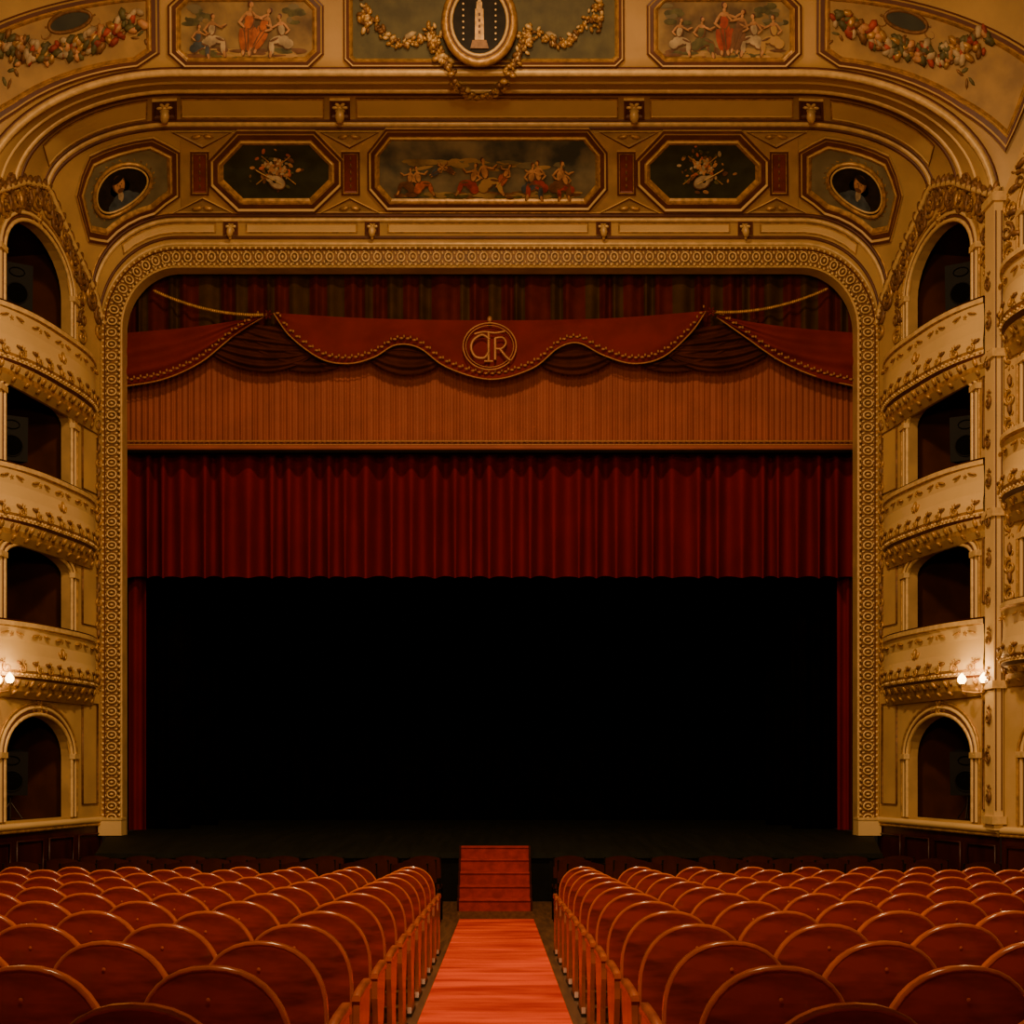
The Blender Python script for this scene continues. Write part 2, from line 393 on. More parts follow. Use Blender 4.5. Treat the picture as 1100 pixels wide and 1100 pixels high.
for i in range(60):
    x=random.uniform(-1.6,1.55); disc(mb,fr,x,-.27+random.uniform(-.03,.05),random.uniform(.08,.2),random.uniform(.02,.05),0,.038+i*.0002,random.choice(['tan_panel','olive_paint','shade_paint','ochre_paint']),10)
for i in range(34):
    x=random.gauss(-.1,.9); y=.26+random.gauss(0,.06)
    if abs(x)<1.5: disc(mb,fr,x,y,random.uniform(.08,.22),random.uniform(.02,.05),random.uniform(-.2,.2),.036+i*.0002,random.choice(['greygreen','ochre_paint','tan_panel']),10)
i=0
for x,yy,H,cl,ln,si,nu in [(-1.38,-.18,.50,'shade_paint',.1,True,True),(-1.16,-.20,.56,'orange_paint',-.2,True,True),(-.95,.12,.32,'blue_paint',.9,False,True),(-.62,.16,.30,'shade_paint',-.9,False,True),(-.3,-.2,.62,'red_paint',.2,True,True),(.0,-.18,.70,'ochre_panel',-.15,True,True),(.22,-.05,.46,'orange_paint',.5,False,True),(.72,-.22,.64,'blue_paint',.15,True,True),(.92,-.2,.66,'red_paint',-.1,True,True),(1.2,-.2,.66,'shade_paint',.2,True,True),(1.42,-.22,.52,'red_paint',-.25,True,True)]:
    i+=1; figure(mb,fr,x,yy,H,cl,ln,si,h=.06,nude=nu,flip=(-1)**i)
mb.obj('ceiling_paintings_lower',ceiling)

mb=MB()
for c,seed in((-259,1),(253,2)):
    panel(mb,VA,octo(c-83,c+83,-12,73,16,16),MOs(1.0),'ochre_paint')
    fr=MF(VA,c,56)
    for i in range(40):
        x=random.uniform(-.85,.85); disc(mb,fr,x,random.uniform(-.06,.06),random.uniform(.08,.18),random.uniform(.02,.05),0,.038+i*.0002,random.choice(['tan_panel','olive_paint','shade_paint','ochre_panel']),10)
    for i in range(24):
        x=random.choice((-.75,.72))+random.gauss(0,.1); disc(mb,fr,x,random.uniform(.45,.75),random.uniform(.05,.12),random.uniform(.03,.06),0,.038+i*.0002,random.choice(['olive_paint','greygreen','ochre_paint']),10)
    A=[(-.55,.08,.62,'white_paint',.1,True,1),(-.75,.02,.5,'blue_paint',.1,True,1),(-.0,.12,.80,'orange_paint',.12,False,1),(.14,.14,.70,'orange_paint',.4,False,-1),(.58,.08,.62,'white_paint',-.15,True,-1)] if seed==1 else [(-.72,.08,.55,'white_paint',.15,True,1),(-.38,.05,.6,'olive_paint',.1,True,1),(.0,.12,.78,'red_paint',0,False,1),(.18,.12,.66,'shade_paint',0.2,False,-1),(.48,.08,.62,'white_paint',-.1,True,-1),(.78,.08,.6,'ochre_panel',-.1,True,-1)]
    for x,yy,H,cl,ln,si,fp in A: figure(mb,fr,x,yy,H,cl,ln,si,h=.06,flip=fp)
panel(mb,VA,octo(-155,146,-14,72,9,9),MOs(.8),'green_panel')
for sg in(-1,1):
    c=sg*461
    pl=[(c-sg*112,-14),(c-sg*112,56),(c-sg*92,70),(c+sg*40,68),(c+sg*120,60),(c+sg*120,-14)]
    panel(mb,VA,pl,MOs(1.0),'tan_panel')
    fr=MF(VA,c-sg*30,22)
    garland(mb,VA,sag(c-sg*92,14,c+sg*50,-2,30),.15,['gold','white_paint','skin_paint','red_paint','olive_paint','gold_dark','olive_paint'],n=170,h=.06,k=1.2)
    ring3(mb,fr,0,.2,.28,.14,.03,'gold_dark'); disc(mb,fr,0,.2,.27,.13,0,.04,'green_dark')
    for t in(-1,1):
        scroll(mb,fr,t*.34,.22,.2,PI/2,t,'gold_dark'); scroll(mb,fr,t*.2,.05,.16,-PI/2,t,'gold_dark'); scroll(mb,fr,t*.16,.38,.16,PI/2,-t,'gold_dark')
        for k in range(8): leaf(mb,fr,t*(.55+.07*k),-.05-.04*k+.1*(k%2),.17,PI/2+t*.5+k,'olive_paint' if k%2 else 'gold_dark')
    rosette(mb,fr,0,.0,.1,'gold_dark')
# medallion
c0=VA.base(-9,30)+Vector((0,-.15,-.02))
frm=(c0,Vector((1,0,0)),Vector((0,-.2,.98)).normalized(),Vector((0,-.98,-.2)).normalized())
disc(mb,frm,0,0,.46,.50,0,.1,'dark_paint',28)
ring3(mb,frm,0,0,.50,.54,.07,'gold',h=.08); ring3(mb,frm,0,0,.42,.46,.028,'gold_light',h=.12)
ring3(mb,frm,0,0,.455,.495,.015,'brown_line',h=.13)
for i in range(34):
    a=2*PI*i/34; leaf(mb,frm,math.cos(a)*.53,math.sin(a)*.57,.09,a+PI/2,'gold_light')
def fl(fr,pts,h,m): mb.prism([(x*.8,y*.8) for x,y in pts],lambda x,y,hh: loc(fr,x,y,hh),.08,h,m)
fl(frm,[(-.17,-.46),(.17,-.46),(.13,-.32),(-.13,-.32)],.14,'gold_dark')
fl(frm,[(-.085,-.32),(.085,-.32),(.075,.2),(-.075,.2)],.15,'gold')
fl(frm,[(-.055,.2),(.055,.2),(.05,.32),(-.05,.32)],.15,'gold')
fl(frm,[(-.035,.32),(.035,.32),(.0,.44)],.14,'gold_light')
for k in range(4): fl(frm,[(-.02,-.22+.1*k),(.02,-.22+.1*k),(.02,-.17+.1*k),(-.02,-.17+.1*k)],.155,'brown_line')
for i in range(7):
    for sx in(-1,1): disc(mb,frm,sx*.24,-.24+.08*i,.015,.015,0,.12,'gold_light',6)
G=['gold','gold_light','gold_dark','gold']
garland(mb,VA,sag(-130,8,-66,32,24),.08,G,h=.07,n=60); garland(mb,VA,sag(-66,32,-42,25,12),.07,G,h=.07,n=26)
garland(mb,VA,sag(112,8,52,32,24),.08,G,h=.07,n=60); garland(mb,VA,sag(52,32,26,25,12),.07,G,h=.07,n=26)
garland(mb,VA,sag(-58,45,40,45,50,14),.10,G,h=.13,n=150); garland(mb,VA,[(-60,28),(-60,40),(-56,54)],.09,G,h=.1,n=30); garland(mb,VA,[(42,28),(42,40),(38,54)],.09,G,h=.1,n=30)
garland(mb,VA,[(-132,0),(-134,16),(-130,28)],.09,G,h=.07,n=26);garland(mb,VA,[(116,0),(118,16),(114,28)],.09,G,h=.07,n=26)
for sg in(-1,1):
    fr=MF(VA,-8+sg*88,40); rosette(mb,fr,0,0,.08,'gold_light',5)
    for t in(-1,1): leaf(mb,fr,t*.17,.05,.24,t*.5,'white_paint',.45); leaf(mb,fr,t*.11,-.1,.15,-t*.9+PI/2,'gold')
mb.obj('ceiling_paintings_upper',ceiling)

# ---------------------------------------------------------------- proscenium frame
ZB=.907
class FrameS(Surf):
    eps=.02; ysign=1
    rx=1.39; ry=(354-266)*22.5/F; xc=7.1-1.39; zs=RW[0][3]
    def __init__(s):
        s.Lv=s.zs-ZB; s.Lc=PI/2*math.sqrt((s.rx**2+s.ry**2)/2)*.93; s.L=2*(s.Lv+s.Lc)+2*s.xc
    def base(s,l,off):
        y=22.5; half=s.L/2; m=l-half; a=abs(m); sg=1 if m>=0 else -1
        if a<=s.xc: return Vector((sg*a,y,s.zs+s.ry+off))
        a-=s.xc
        if a<=s.Lc:
            th=a/s.Lc*PI/2; return Vector((sg*(s.xc+(s.rx+off)*math.sin(th)),y,s.zs+(s.ry+off)*math.cos(th)))
        a-=s.Lc; return Vector((sg*(s.xc+s.rx+off),y,s.zs-a))
FS=FrameS(); mb=MB()
ls=[FS.L*i/200 for i in range(201)]
prof=[(.0,.0),(.0,.08),(-.03,.10),(-.05,.06),(-.065,.035),(-.32,.035),(-.335,.06),(-.36,.08),(-.385,.05),(-.385,-.25)]
pm=['gold','gold_light','gold','brown_line','gold_dark','brown_line','gold','gold_light','ochre_panel']
rows=[[FS.base(l,o)+Vector((0,-h,0)) for l in ls] for o,h in prof]
for i in range(len(rows)-1): mb.grid([rows[i],rows[i+1]],pm[i],False)
nm=int(FS.L/.215)
for i in range(nm):
    l=(i+.5)*FS.L/nm; fr=FS.frame(l,-.192); p,X,Y,N=fr; N=Vector((0,-1,0)); fr=(p+N*.035,X,Y,N)
    ring3(mb,fr,0,0,.068,.084,.016,'gold_light',n=10,h=.025)
    mb.ball(loc(fr,0,0,.03),X*.026,Y*.04,N*.03,'gold_light')
    for sy in(-1,1):
        leaf(mb,fr,.108,sy*.08,.075,PI/2*sy+.3,'gold_light',.5); leaf(mb,fr,-.03,sy*.11,.055,0,'gold_light',.5)
        leaf(mb,fr,.055,sy*.11,.045,0,'gold',.5)
for i in range(nm*2):
    l=(i+.5)*FS.L/nm/2
    for o in(-.04,-.345):
        p=FS.base(l,o)+Vector((0,-.09,0)); mb.ball(p,Vector((.03,0,0)),Vector((0,.025,0)),Vector((0,0,.03)),'gold_light',5,4)
for sg in(-1,1):
    mb.box((sg*6.9,22.45,ZB+.15),(.42,.28,.29),'cream_light'); mb.box((sg*6.9,22.43,ZB+.31),(.44,.28,.04),'gold_light')
mb.obj('proscenium_arch')

# ---------------------------------------------------------------- side walls with opera boxes
LV=[dict(zb=6.75,zs=8.15,rise=.78,rail=7.24),dict(zb=4.2,zs=5.95,rise=.28,rail=4.75),dict(zb=1.75,zs=3.35,rise=.28,rail=2.30),dict(zb=-.85,zs=.2,rise=.66,rail=None)]
class WallS(Surf):
    eps=.02; ysign=1
    def __init__(s,A,B,sx):
        s.A=Vector((A[0]*sx,A[1])); s.B=Vector((B[0]*sx,B[1])); s.L=(s.B-s.A).length; s.e=(s.B-s.A)/s.L
        n=Vector((s.e.y,-s.e.x)); s.n=n if n.x*sx<0 else -n
    def base(s,p,z): q=s.A+s.e*p; return Vector((q.x,q.y,z))
    def pt(s,p,z,h=0): q=s.A+s.e*p+s.n*h; return Vector((q.x,q.y,z))
    def frame(s,p,z): return (s.base(p,z),Vector((s.e.x,s.e.y,0)),Vector((0,0,1)),Vector((s.n.x,s.n.y,0)))
def otop(o,p):
    c=(o['p0']+o['p1'])/2; w=(o['p1']-o['p0'])/2; t=min(1,abs((p-c)/w)); return o['zs']+o['rise']*math.sqrt(max(0,1-t*t))
def outline(o,n=16,g=0):
    pts=[(o['p0']-g,o['zb'])]
    c=(o['p0']+o['p1'])/2; w=(o['p1']-o['p0'])/2+g
    for i in range(n+1):
        th=PI-PI*i/n; pts.append((c+w*math.cos(th),o['zs']+(o['rise']+g)*math.sin(th)))
    pts.append((o['p1']+g,o['zb'])); return pts
RV=-.16
class BalcS(Surf):
    eps=.02; ysign=1
    def __init__(s,W,p0,p1,zr,out=.46): s.W=W;s.p0=p0;s.p1=p1;s.zr=zr;s.out=out
    prof=[(0,1.14),(-.07,1.14),(-.09,1.0),(-.3,.86),(-.5,.95),(-.66,1.14),(-.76,1.10),(-.80,.98),(-.86,1.04),(-.90,.86),(-1.0,.66),(-1.08,.58),(-1.18,.2)]
    def of(s,h):
        pr=s.prof
        for i in range(len(pr)-1):
            if pr[i+1][0]<=h<=pr[i][0]:
                f=(h-pr[i][0])/(pr[i+1][0]-pr[i][0]); return pr[i][1]+(pr[i+1][1]-pr[i][1])*f
        return pr[0][1] if h>0 else pr[-1][1]
    def base(s,q,h,k=None):
        t=abs(2*q/(s.p1-s.p0)-1); b=.08+s.out*(max(0,1-t**3)); f=s.of(h) if k is None else k
        return s.W.pt(s.p0+q,s.zr+h,b*f)
SCONCE=12
def side(sx):
    sn='left' if sx<0 else 'right'
    mb=MB()
    W1=WallS((7.1,22.5),(hw(18.6),18.6),sx); W2=WallS((hw(18.6)+.02,18.6),(9.7,14.2),sx)
    def dp(W,d): return (W.A.y-d)/(W.A.y-W.B.y)*W.L
    for W,d0,d1,dz,tp in((W1,21.35,19.35,0,zspring),(W2,18.1,16.0,.1,lambda d:min(ztop,10.75+max(0,18.6-d)*1.6))):
        ops=[]
        for lv in LV:
            ops.append(dict(p0=dp(W,d0),p1=dp(W,d1),zb=CZ+lv['zb']+(dz if lv['rail'] else 0),zs=CZ+lv['zs']+(dz if lv['rail'] else 0),rise=lv['rise']))
        ops.sort(key=lambda o:o['zb'])
        p0,p1=ops[0]['p0'],ops[0]['p1']
        ps=sorted(set([W.L*i/12 for i in range(13)]+[p0+(p1-p0)*i/20 for i in range(21)]+[p0+1e-4,p1-1e-4]))
        for i in range(len(ps)-1):
            a,b=ps[i],ps[i+1]; m=(a+b)/2; da,db=W.pt(a,0).y,W.pt(b,0).y; ta,tb=tp(da)+.03,tp(db)+.03
            zl=[(0.0,0.0)]
            if p0<m<p1:
                for o in ops: zl+= [(o['zb'],o['zb']),(otop(o,a),otop(o,b))]
            zl.append((ta,tb))
            for k in range(0,len(zl)-1,2):
                (a0,b0),(a1,b1)=zl[k],zl[k+1]
                if k==0:
                    zw=1.18
                    mb.add([W.pt(a,0),W.pt(b,0),W.pt(b,zw),W.pt(a,zw)],[(0,1,2,3)],'wainscot_wood')
                    a0=b0=zw
                mb.add([W.pt(a,a0),W.pt(b,b0),W.pt(b,b1),W.pt(a,a1)],[(0,1,2,3)],'cream_plaster')
        for o in ops:
            ol=outline(o)
            mb.grid([[W.pt(x,z,0) for x,z in ol],[W.pt(x,z,RV) for x,z in ol]],'ochre_panel',False)
            mb.add([W.pt(o['p0'],o['zb'],0),W.pt(o['p1'],o['zb'],0),W.pt(o['p1'],o['zb'],RV),W.pt(o['p0'],o['zb'],RV)],[(0,1,2,3)],'cream_plaster')
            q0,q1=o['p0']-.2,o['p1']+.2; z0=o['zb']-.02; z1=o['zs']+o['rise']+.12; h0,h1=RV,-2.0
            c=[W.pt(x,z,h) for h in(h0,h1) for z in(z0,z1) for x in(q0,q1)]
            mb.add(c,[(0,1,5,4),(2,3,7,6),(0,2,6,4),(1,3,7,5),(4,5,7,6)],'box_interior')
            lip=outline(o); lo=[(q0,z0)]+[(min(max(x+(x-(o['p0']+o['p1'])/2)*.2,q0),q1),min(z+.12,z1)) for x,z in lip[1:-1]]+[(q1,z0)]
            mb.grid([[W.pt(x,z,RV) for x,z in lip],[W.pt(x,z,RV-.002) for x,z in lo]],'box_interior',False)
            for g,r,m in((.03,.035,'gold_light'),(.085,.02,'brown_line'),(.14,.03,'cream_light'),(.22,.02,'gold')):
                mb.tube([W.pt(x,z,.02) for x,z in outline(o,18,g)],r,m)
            fr=W.frame((o['p0']+o['p1'])/2,o['zs']+o['rise']+.14); rosette(mb,fr,0,0,.15,'gold',6); scroll(mb,fr,-.22,-.03,.2,PI,1); scroll(mb,fr,.22,-.03,.2,0,-1)
            for pp in(o['p0']-.12,o['p1']+.12):
                q=W.pt(pp,o['zs'],.03); mb.box(q,(.10,.26,.09),'gold_light')
        for z,r,m in((1.20,.06,'cream_light'),(1.12,.03,'gold')): mb.tube([W.pt(0.02,z,.03),W.pt(W.L,z,.03)],r,m)
        for k in range(4):
            a=W.L*(k+.1)/4; b=W.L*(k+.9)/4
            mb.tube([W.pt(a,.25,.02),W.pt(b,.25,.02),W.pt(b,.95,.02),W.pt(a,.95,.02)],.025,'wainscot_wood',closed=True)
        for (z0,z1) in ((1.5,3.3),(4.7,6.0),(7.1,8.2),):
            for a,b in((.2,p0-.42),(p1+.32,W.L-.12)):
                if b-a>.2: mb.tube([W.pt(a,z0,.015),W.pt(b,z0,.015),W.pt(b,z1,.015),W.pt(a,z1,.015)],.022,'gold_dark',closed=True)
        z=3.6
        while z<9.0:
            fr=W.frame(.18,z); scroll(mb,fr,0,0,.24,PI/2 if int(z*4)%2 else -PI/2,1 if int(z*4)%2 else -1,'gold'); leaf(mb,fr,0,.15,.2,PI/2,'gold_dark'); z+=.42
        z=3.6
        while z<8.6:
            fr=W.frame(W.L-.15,z); scroll(mb,fr,0,0,.2,PI/2,1,'gold_dark'); leaf(mb,fr,0,.15,.16,PI/2,'gold'); z+=.5
        o=ops[-1]; cpp=(p0+p1)/2
        for i in range(15):
            th=PI*(-.1+1.2*i/14); R=(p1-p0)/2+.42
            x=cpp-math.cos(th)*R; z=o['zs']+math.sin(th)*(o['rise']+.5)
            if 0.05<x<W.L-.05:
                fr=W.frame(x,z); scroll(mb,fr,0,0,.28,th+PI/2,(-1)**i,'gold_dark' if i%2 else 'gold'); leaf(mb,fr,.1,.12,.24,th,'gold_dark')
    w=mb.obj('wall_'+sn)
    mb=MB()
    for i in range(26):
        p=W1.L*(i+.5)/26; d=W1.pt(p,0).y; z=zspring(d)-.05; fr=W1.frame(p,z)
        scroll(mb,fr,0,0,.34,PI/2+.5*(-1)**i,(-1)**i,'gold_dark' if i%3 else 'gold'); leaf(mb,fr,0,.15,.26,PI/2+random.uniform(-.6,.6),'gold_dark')
        if i%2: rosette(mb,fr,0,-.12,.12,'gold_dark',5)
    mb.tube([W1.pt(W1.L*i/30,zspring(W1.pt(W1.L*i/30,0).y)+.06,.03) for i in range(31)],.05,'gold_light')
    mb.obj('crest_ornament',w)
    mb=MB()
    zt=zspring(18.6)
    q=W1.pt(W1.L-.1,0,.04)
    mb.box((q.x,q.y,(1.2+zt)/2),(.14,.34,zt-1.2),'cream_light')
    for z in(1.35,3.4,6.0,8.4,zt-.1): mb.box((q.x,q.y,z),(.22,.42,.12),'gold_light')
    for k in range(int((zt-2)/.6)):
        fr=(Vector((q.x-sx*.08,q.y,1.8+k*.6)),Vector((0,1,0)),Vector((0,0,1)),Vector((-sx,0,0)))
        scroll(mb,fr,0,0,.2,PI/2,(-1)**k,'gold_dark')
    for k in(-1,1): mb.tube([(q.x+k*.045,q.y-.175,1.5),(q.x+k*.045,q.y-.175,zt-.3)],.010,'brown_line')
    mb.obj('pilaster',w)
    for W,a,b,dz,nl in((W1,.38,W1.L-.32,0,0),(W2,.10,3.0,.1,1)):
        for lv in LV[:3]:
            mb=MB(); B=BalcS(W,a,b,CZ+lv['rail']+dz,.27 if nl==0 else .62); Lq=b-a
            qs=[Lq*i/28 for i in range(29)]
            ms=['gold_light','gold','cream_light','cream_light','cream_light','cream_light','gold','cream_light','brown_line','gold_light','gold','cream_plaster']
            rows=[[B.base(q,h) for q in qs] for h,_ in B.prof]
            for i in range(len(rows)-1): mb.grid([rows[i],rows[i+1]],ms[i],True)
            mb.grid([[B.base(q,0) for q in qs],[B.base(q,0.03,1.04) for q in qs],[B.base(q,.03,.6) for q in qs],[B.base(q,-.55,.6) for q in qs],[W.pt(a+q,B.zr-.55,RV+.01) for q in qs]],'velvet_dark',True)
            mb.grid([rows[-1],[W.pt(a+q,B.zr-1.18,.01) for q in qs]],'cream_plaster',True)
            nq=int(Lq/.30)
            for i in range(nq):
                q=Lq*(i+.5)/nq
                fr=B.frame(q,-.66); scroll(mb,fr,0,0,.16,PI/2+.4*(-1)**i,(-1)**i,'gold'); leaf(mb,fr,.08,.01,.14,.4,'gold_dark')
                fr=B.frame(q,-.95); leaf(mb,fr,0,.0,.15,PI/2,'gold',.6); leaf(mb,fr,.12,0,.1,PI/2,'gold_dark',.6)
                fr=B.frame(q,-1.1); leaf(mb,fr,0,.0,.12,PI/2,'gold',.7)
            for i in range(5):
                q=Lq*(i+.5)/5; fr=B.frame(q,-.20); rosette(mb,fr,0,0,.045,'gold',5); leaf(mb,fr,-.15,.02,.18,.3,'gold',.18);leaf(mb,fr,.15,.02,.18,-.3,'gold',.18)
                if i==2: fr=B.frame(q,-.46); leaf(mb,fr,0,.05,.2,PI/2,'gold',.3); leaf(mb,fr,.08,.02,.14,1.0,'gold',.3); leaf(mb,fr,-.08,.02,.14,2.1,'gold',.3)
            for i in range(int(Lq/.09)):
                q=Lq*(i+.5)/int(Lq/.09); fr=B.frame(q,-.83); p,X,Y,N=fr; mb.ball(loc(fr,0,0,.02),X*.026,Y*.026,N*.026,'gold_light',5,4)
            mb.obj('opera_box_balcony')
    pm_=(dp(W1,21.2)+dp(W1,19.4))/2
    for i,lv in enumerate(LV):
        if lv['rail'] is not None and i==2: continue
        mb=MB(); zf=CZ+lv['zb']
        zc=zf+(1.22 if lv['rail'] else .78)
        c=W1.pt(pm_+(.1 if i%2 else -.05),zc,-.42)
        M=Matrix.Rotation(-sx*.5,3,'Z')@Matrix.Rotation(.12,3,'X')
        w_,d_,h_=.50,.40,.72
        vs=[]
        for z in(-1,1):
            for x,y in((-.5,-.5),(.5,-.5),(.34,.5),(-.34,.5)): vs.append(c+M@Vector((x*w_,y*d_,z*h_/2)))
        mb.add(vs,[(0,3,2,1),(4,5,6,7),(0,1,5,4),(1,2,6,5),(2,3,7,6),(3,0,4,7)],'speaker_black')
        fr=(c+M@Vector((0,-.205,0)),M@Vector((1,0,0)),M@Vector((0,0,1)),M@Vector((0,-1,0)))
        ring3(mb,fr,0,-.12,.17,.17,.010,'speaker_black',n=16,h=.008); disc(mb,fr,0,-.12,.16,.16,0,.004,'speaker_cone',14); ring3(mb,fr,0,.22,.12,.07,.008,'speaker_cone',n=12,h=.006)
        b0=Vector((c.x,c.y,zf))
        mb.tube([c+Vector((0,0,-.34)),b0+Vector((0,0,.3)),b0],.02,'iron')
        for k in range(3):
            t=2*PI*k/3; mb.tube([b0+Vector((0,0,.3)),b0+Vector((.2*math.cos(t),.2*math.sin(t),0.012))],.012,'iron')
        mb.obj('loudspeaker')
    mb=MB(); pz=dp(W1,18.95); zz=CZ+1.30
    fr=W1.frame(pz,zz); p,X,Y,N=fr
    rosette(mb,fr,0,0,.14,'gold',8); leaf(mb,fr,0,-.18,.25,PI/2,'gold'); leaf(mb,fr,0,.18,.22,PI/2,'gold')
    lamps=[]
    for t in(-1,1):
        e=p+N*.24+Vector((0,1,0))*(-.10*t)+Vector((1,0,0))*(.13*t)
        pts=[p+N*.03,p+N*.1+Vector((0,0,-.14)),(p+e)/2+Vector((0,0,-.14)),e+Vector((0,0,-.12)),e+Vector((0,0,-.02))]
        mb.tube(pts,.018,'gold')
        prof=[(.02,-.03),(.05,-.02),(.06,.0)]
        mb.grid([[e+Vector((r*math.cos(2*PI*k/12),r*math.sin(2*PI*k/12),z)) for k in range(12)] for r,z in prof],'gold_light',True,cv=True)
        prof=[(.03,.0),(.062,.04),(.066,.08),(.045,.12),(.02,.15),(.0,.17)]
        mb.grid([[e+Vector((r*math.cos(2*PI*k/12),r*math.sin(2*PI*k/12),z)) for k in range(12)] for r,z in prof],'lamp_glass',True,cv=True)
        lamps.append(e+Vector((0,0,.1)))
    so=mb.obj('sconce_lamp')
    for e in lamps:
        l=bpy.data.lights.new('sconce_bulb','POINT'); l.energy=SCONCE; l.color=(1,.60,.24); l.shadow_soft_size=.12
        lo=bpy.data.objects.new('sconce_bulb',l); bpy.context.collection.objects.link(lo); lo.location=e+N*.15+Vector((0,0,.12)); lo.parent=so
    mb=MB()
    mb.add([Vector((sx*9.7,14.2,0)),Vector((sx*9.7,-5,0)),Vector((sx*9.7,-5,ztop)),Vector((sx*9.7,14.2,ztop))],[(0,1,2,3)],'cream_plaster')
    for z in(1.2,4,7,10): mb.tube([Vector((sx*9.67,14.2,z)),Vector((sx*9.67,-4.9,z))],.06,'gold')
    mb.obj('auditorium',w)
side(-1); side(1)
mb=MB(); mb.add([Vector((-9.7,-5,0)),Vector((9.7,-5,0)),Vector((9.7,-5,ztop)),Vector((-9.7,-5,ztop))],[(0,1,2,3)],'cream_plaster'); mb.obj('wall_back')

# ---------------------------------------------------------------- floor, carpet, stage
mb=MB()
ys=[-5,0,5,10,15,18.5,22.6]
mb.grid([[Vector((x,y,floorz(y))) for x in(-9.7,-5,0,5,9.7)] for y in ys],'floor_wood',False)
mb.obj('floor')
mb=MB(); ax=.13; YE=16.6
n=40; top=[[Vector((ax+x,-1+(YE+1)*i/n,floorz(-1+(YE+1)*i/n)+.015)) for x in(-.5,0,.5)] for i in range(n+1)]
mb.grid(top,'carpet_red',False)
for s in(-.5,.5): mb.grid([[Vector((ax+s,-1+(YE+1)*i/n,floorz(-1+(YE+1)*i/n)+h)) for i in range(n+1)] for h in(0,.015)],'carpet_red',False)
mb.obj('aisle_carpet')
zs0=.767
mb=MB()
top=[(-6.3,19.7,zs0),(6.3,19.7,zs0),(7.02,22.5,ZB),(7.02,30,ZB),(-7.02,30,ZB),(-7.02,22.5,ZB)]
mb.add([Vector(p) for p in top]+[Vector((p[0],p[1],0)) for p in top],[(0,1,2,5),(5,2,3,4)],'stage_boards')
mb.add([Vector(p) for p in top]+[Vector((p[0],p[1],0)) for p in top],[(0,1,7,6),(1,2,8,7),(5,0,6,11)],'black_matte')
mb.box((0,19.68,zs0-.03),(12.6,.08,.08),'stage_boards')
for k in range(13):
    mb.box((-6+k,19.685,.36),(.05,.03,.66),'black_matte')
mb.obj('stage')
mb=MB()
for sg in(-1,1): mb.add([Vector((sg*7.15,22.5,ZB)),Vector((sg*7.15,30,ZB)),Vector((sg*7.15,30,13)),Vector((sg*7.15,22.6,13))],[(0,1,2,3)],'black_drape')
mb.add([Vector((-7.15,22.9,12.5)),Vector((7.15,22.9,12.5)),Vector((7.15,30,12.5)),Vector((-7.15,30,12.5))],[(0,1,2,3)],'black_drape')
mb.add([Vector((-7.15,30,ZB)),Vector((7.15,30,ZB)),Vector((7.15,30,12.5)),Vector((-7.15,30,12.5))],[(0,1,2,3)],'black_drape')
mb.obj('wall_stage')
mb=MB(); cx=.10; N=5; rz=.18; td=.27; y0=18.28
for i in range(N):
    y=y0+i*td; yend=y0+N*td
    mb.box((cx,(y+yend)/2,rz*(i+.5)),(1.06,yend-y,rz),'stair_red')
    mb.tube([(cx-.53,y-.005,rz*(i+1)-.012),(cx+.53,y-.005,rz*(i+1)-.012)],.012,'stair_red')
for s in(-1,1):
    pl=[(y0-.02,0)]
    for i in range(N): pl+=[(y0+i*td-.02,rz*(i+1)+.005),(y0+(i+1)*td-.02,rz*(i+1)+.005)]
    pl.append((y0+N*td-.02,0))
    mb.prism(pl,lambda y,z,h: Vector((cx+s*(.53+h),y,z)),0,.03,'velvet_dark')
mb.obj('stage_stairs')

# ---------------------------------------------------------------- curtains
def drape(mb,u0,u1,v0,v1,d,amp,pitch,m,nu=None,jit=.35,topf=None,botf=None,nv=6,m2=None,flare=1.0,hem=0):
    nu=nu or int((u1-u0)/pitch*10); ph=[0]
    for i in range(nu): ph.append(ph[-1]+2*PI*(u1-u0)/nu/pitch*(1+jit*math.sin(i*.21+u0)+jit*.6*math.sin(i*.083)))
    rows=[]
    for j in range(nv+1):
        t=j/nv; r=[]
        for i in range(nu+1):
            u=u0+(u1-u0)*i/nu; a=topf(u) if topf else v0; b=botf(u) if botf else v1
            v=a+(b-a)*t; k=math.sin(ph[i]); k=k*(.75+.25*math.cos(ph[i]*.37+2))
            r.append(P(u+amp*6*math.cos(ph[i])*t,v+(hem*k if j==nv else 0),d-amp*k*(.6+.4*t*flare)))
        rows.append(r)
    if m2 is None: mb.grid(rows,m)
    else:
        for i in range(nu):
            mm=m2 if math.sin(ph[i]*.5+.3)>.25 else m
            mb.grid([[r[i],r[i+1]] for r in rows],mm)
mb=MB(); drape(mb,118,933,276,372,23.05,.12,17,'drape_red',m2='drape_olive') 
mb.obj('upper_drape_curtain')
mb=MB(); drape(mb,128,926,372,480,23.25,.030,6.2,'pleat_terracotta',jit=.08,nv=4)
for v,r,m in((474,.02,'trim_cord'),(481,.05,'pleat_terracotta'),(478,.02,'trim_cord')): mb.tube([P(128,v,23.18),P(926,v,23.18)],r,m)
mb.box(P(527,485.5,23.25),(14.0,.16,.06),'black_matte')  # black strip painted in for the shadow gap below the pleats
mb.obj('pleated_valance_curtain')
mb=MB(); drape(mb,130,926,484,620,23.75,.34,22,'velvet_crimson',hem=1.5,nv=8,jit=.22)
mb.tube([P(130,484,23.75),P(926,484,23.75)],.05,'iron')
mb.obj('house_curtain')
for u0,u1 in((128,157),(899,930)):
    mb=MB(); vb=V0+(CZ-ZB-.02)*F/24.1
    drape(mb,u0,u1,600,vb,24.25,.09,13,'velvet_crimson',nv=6); mb.obj('side_leg_curtain')
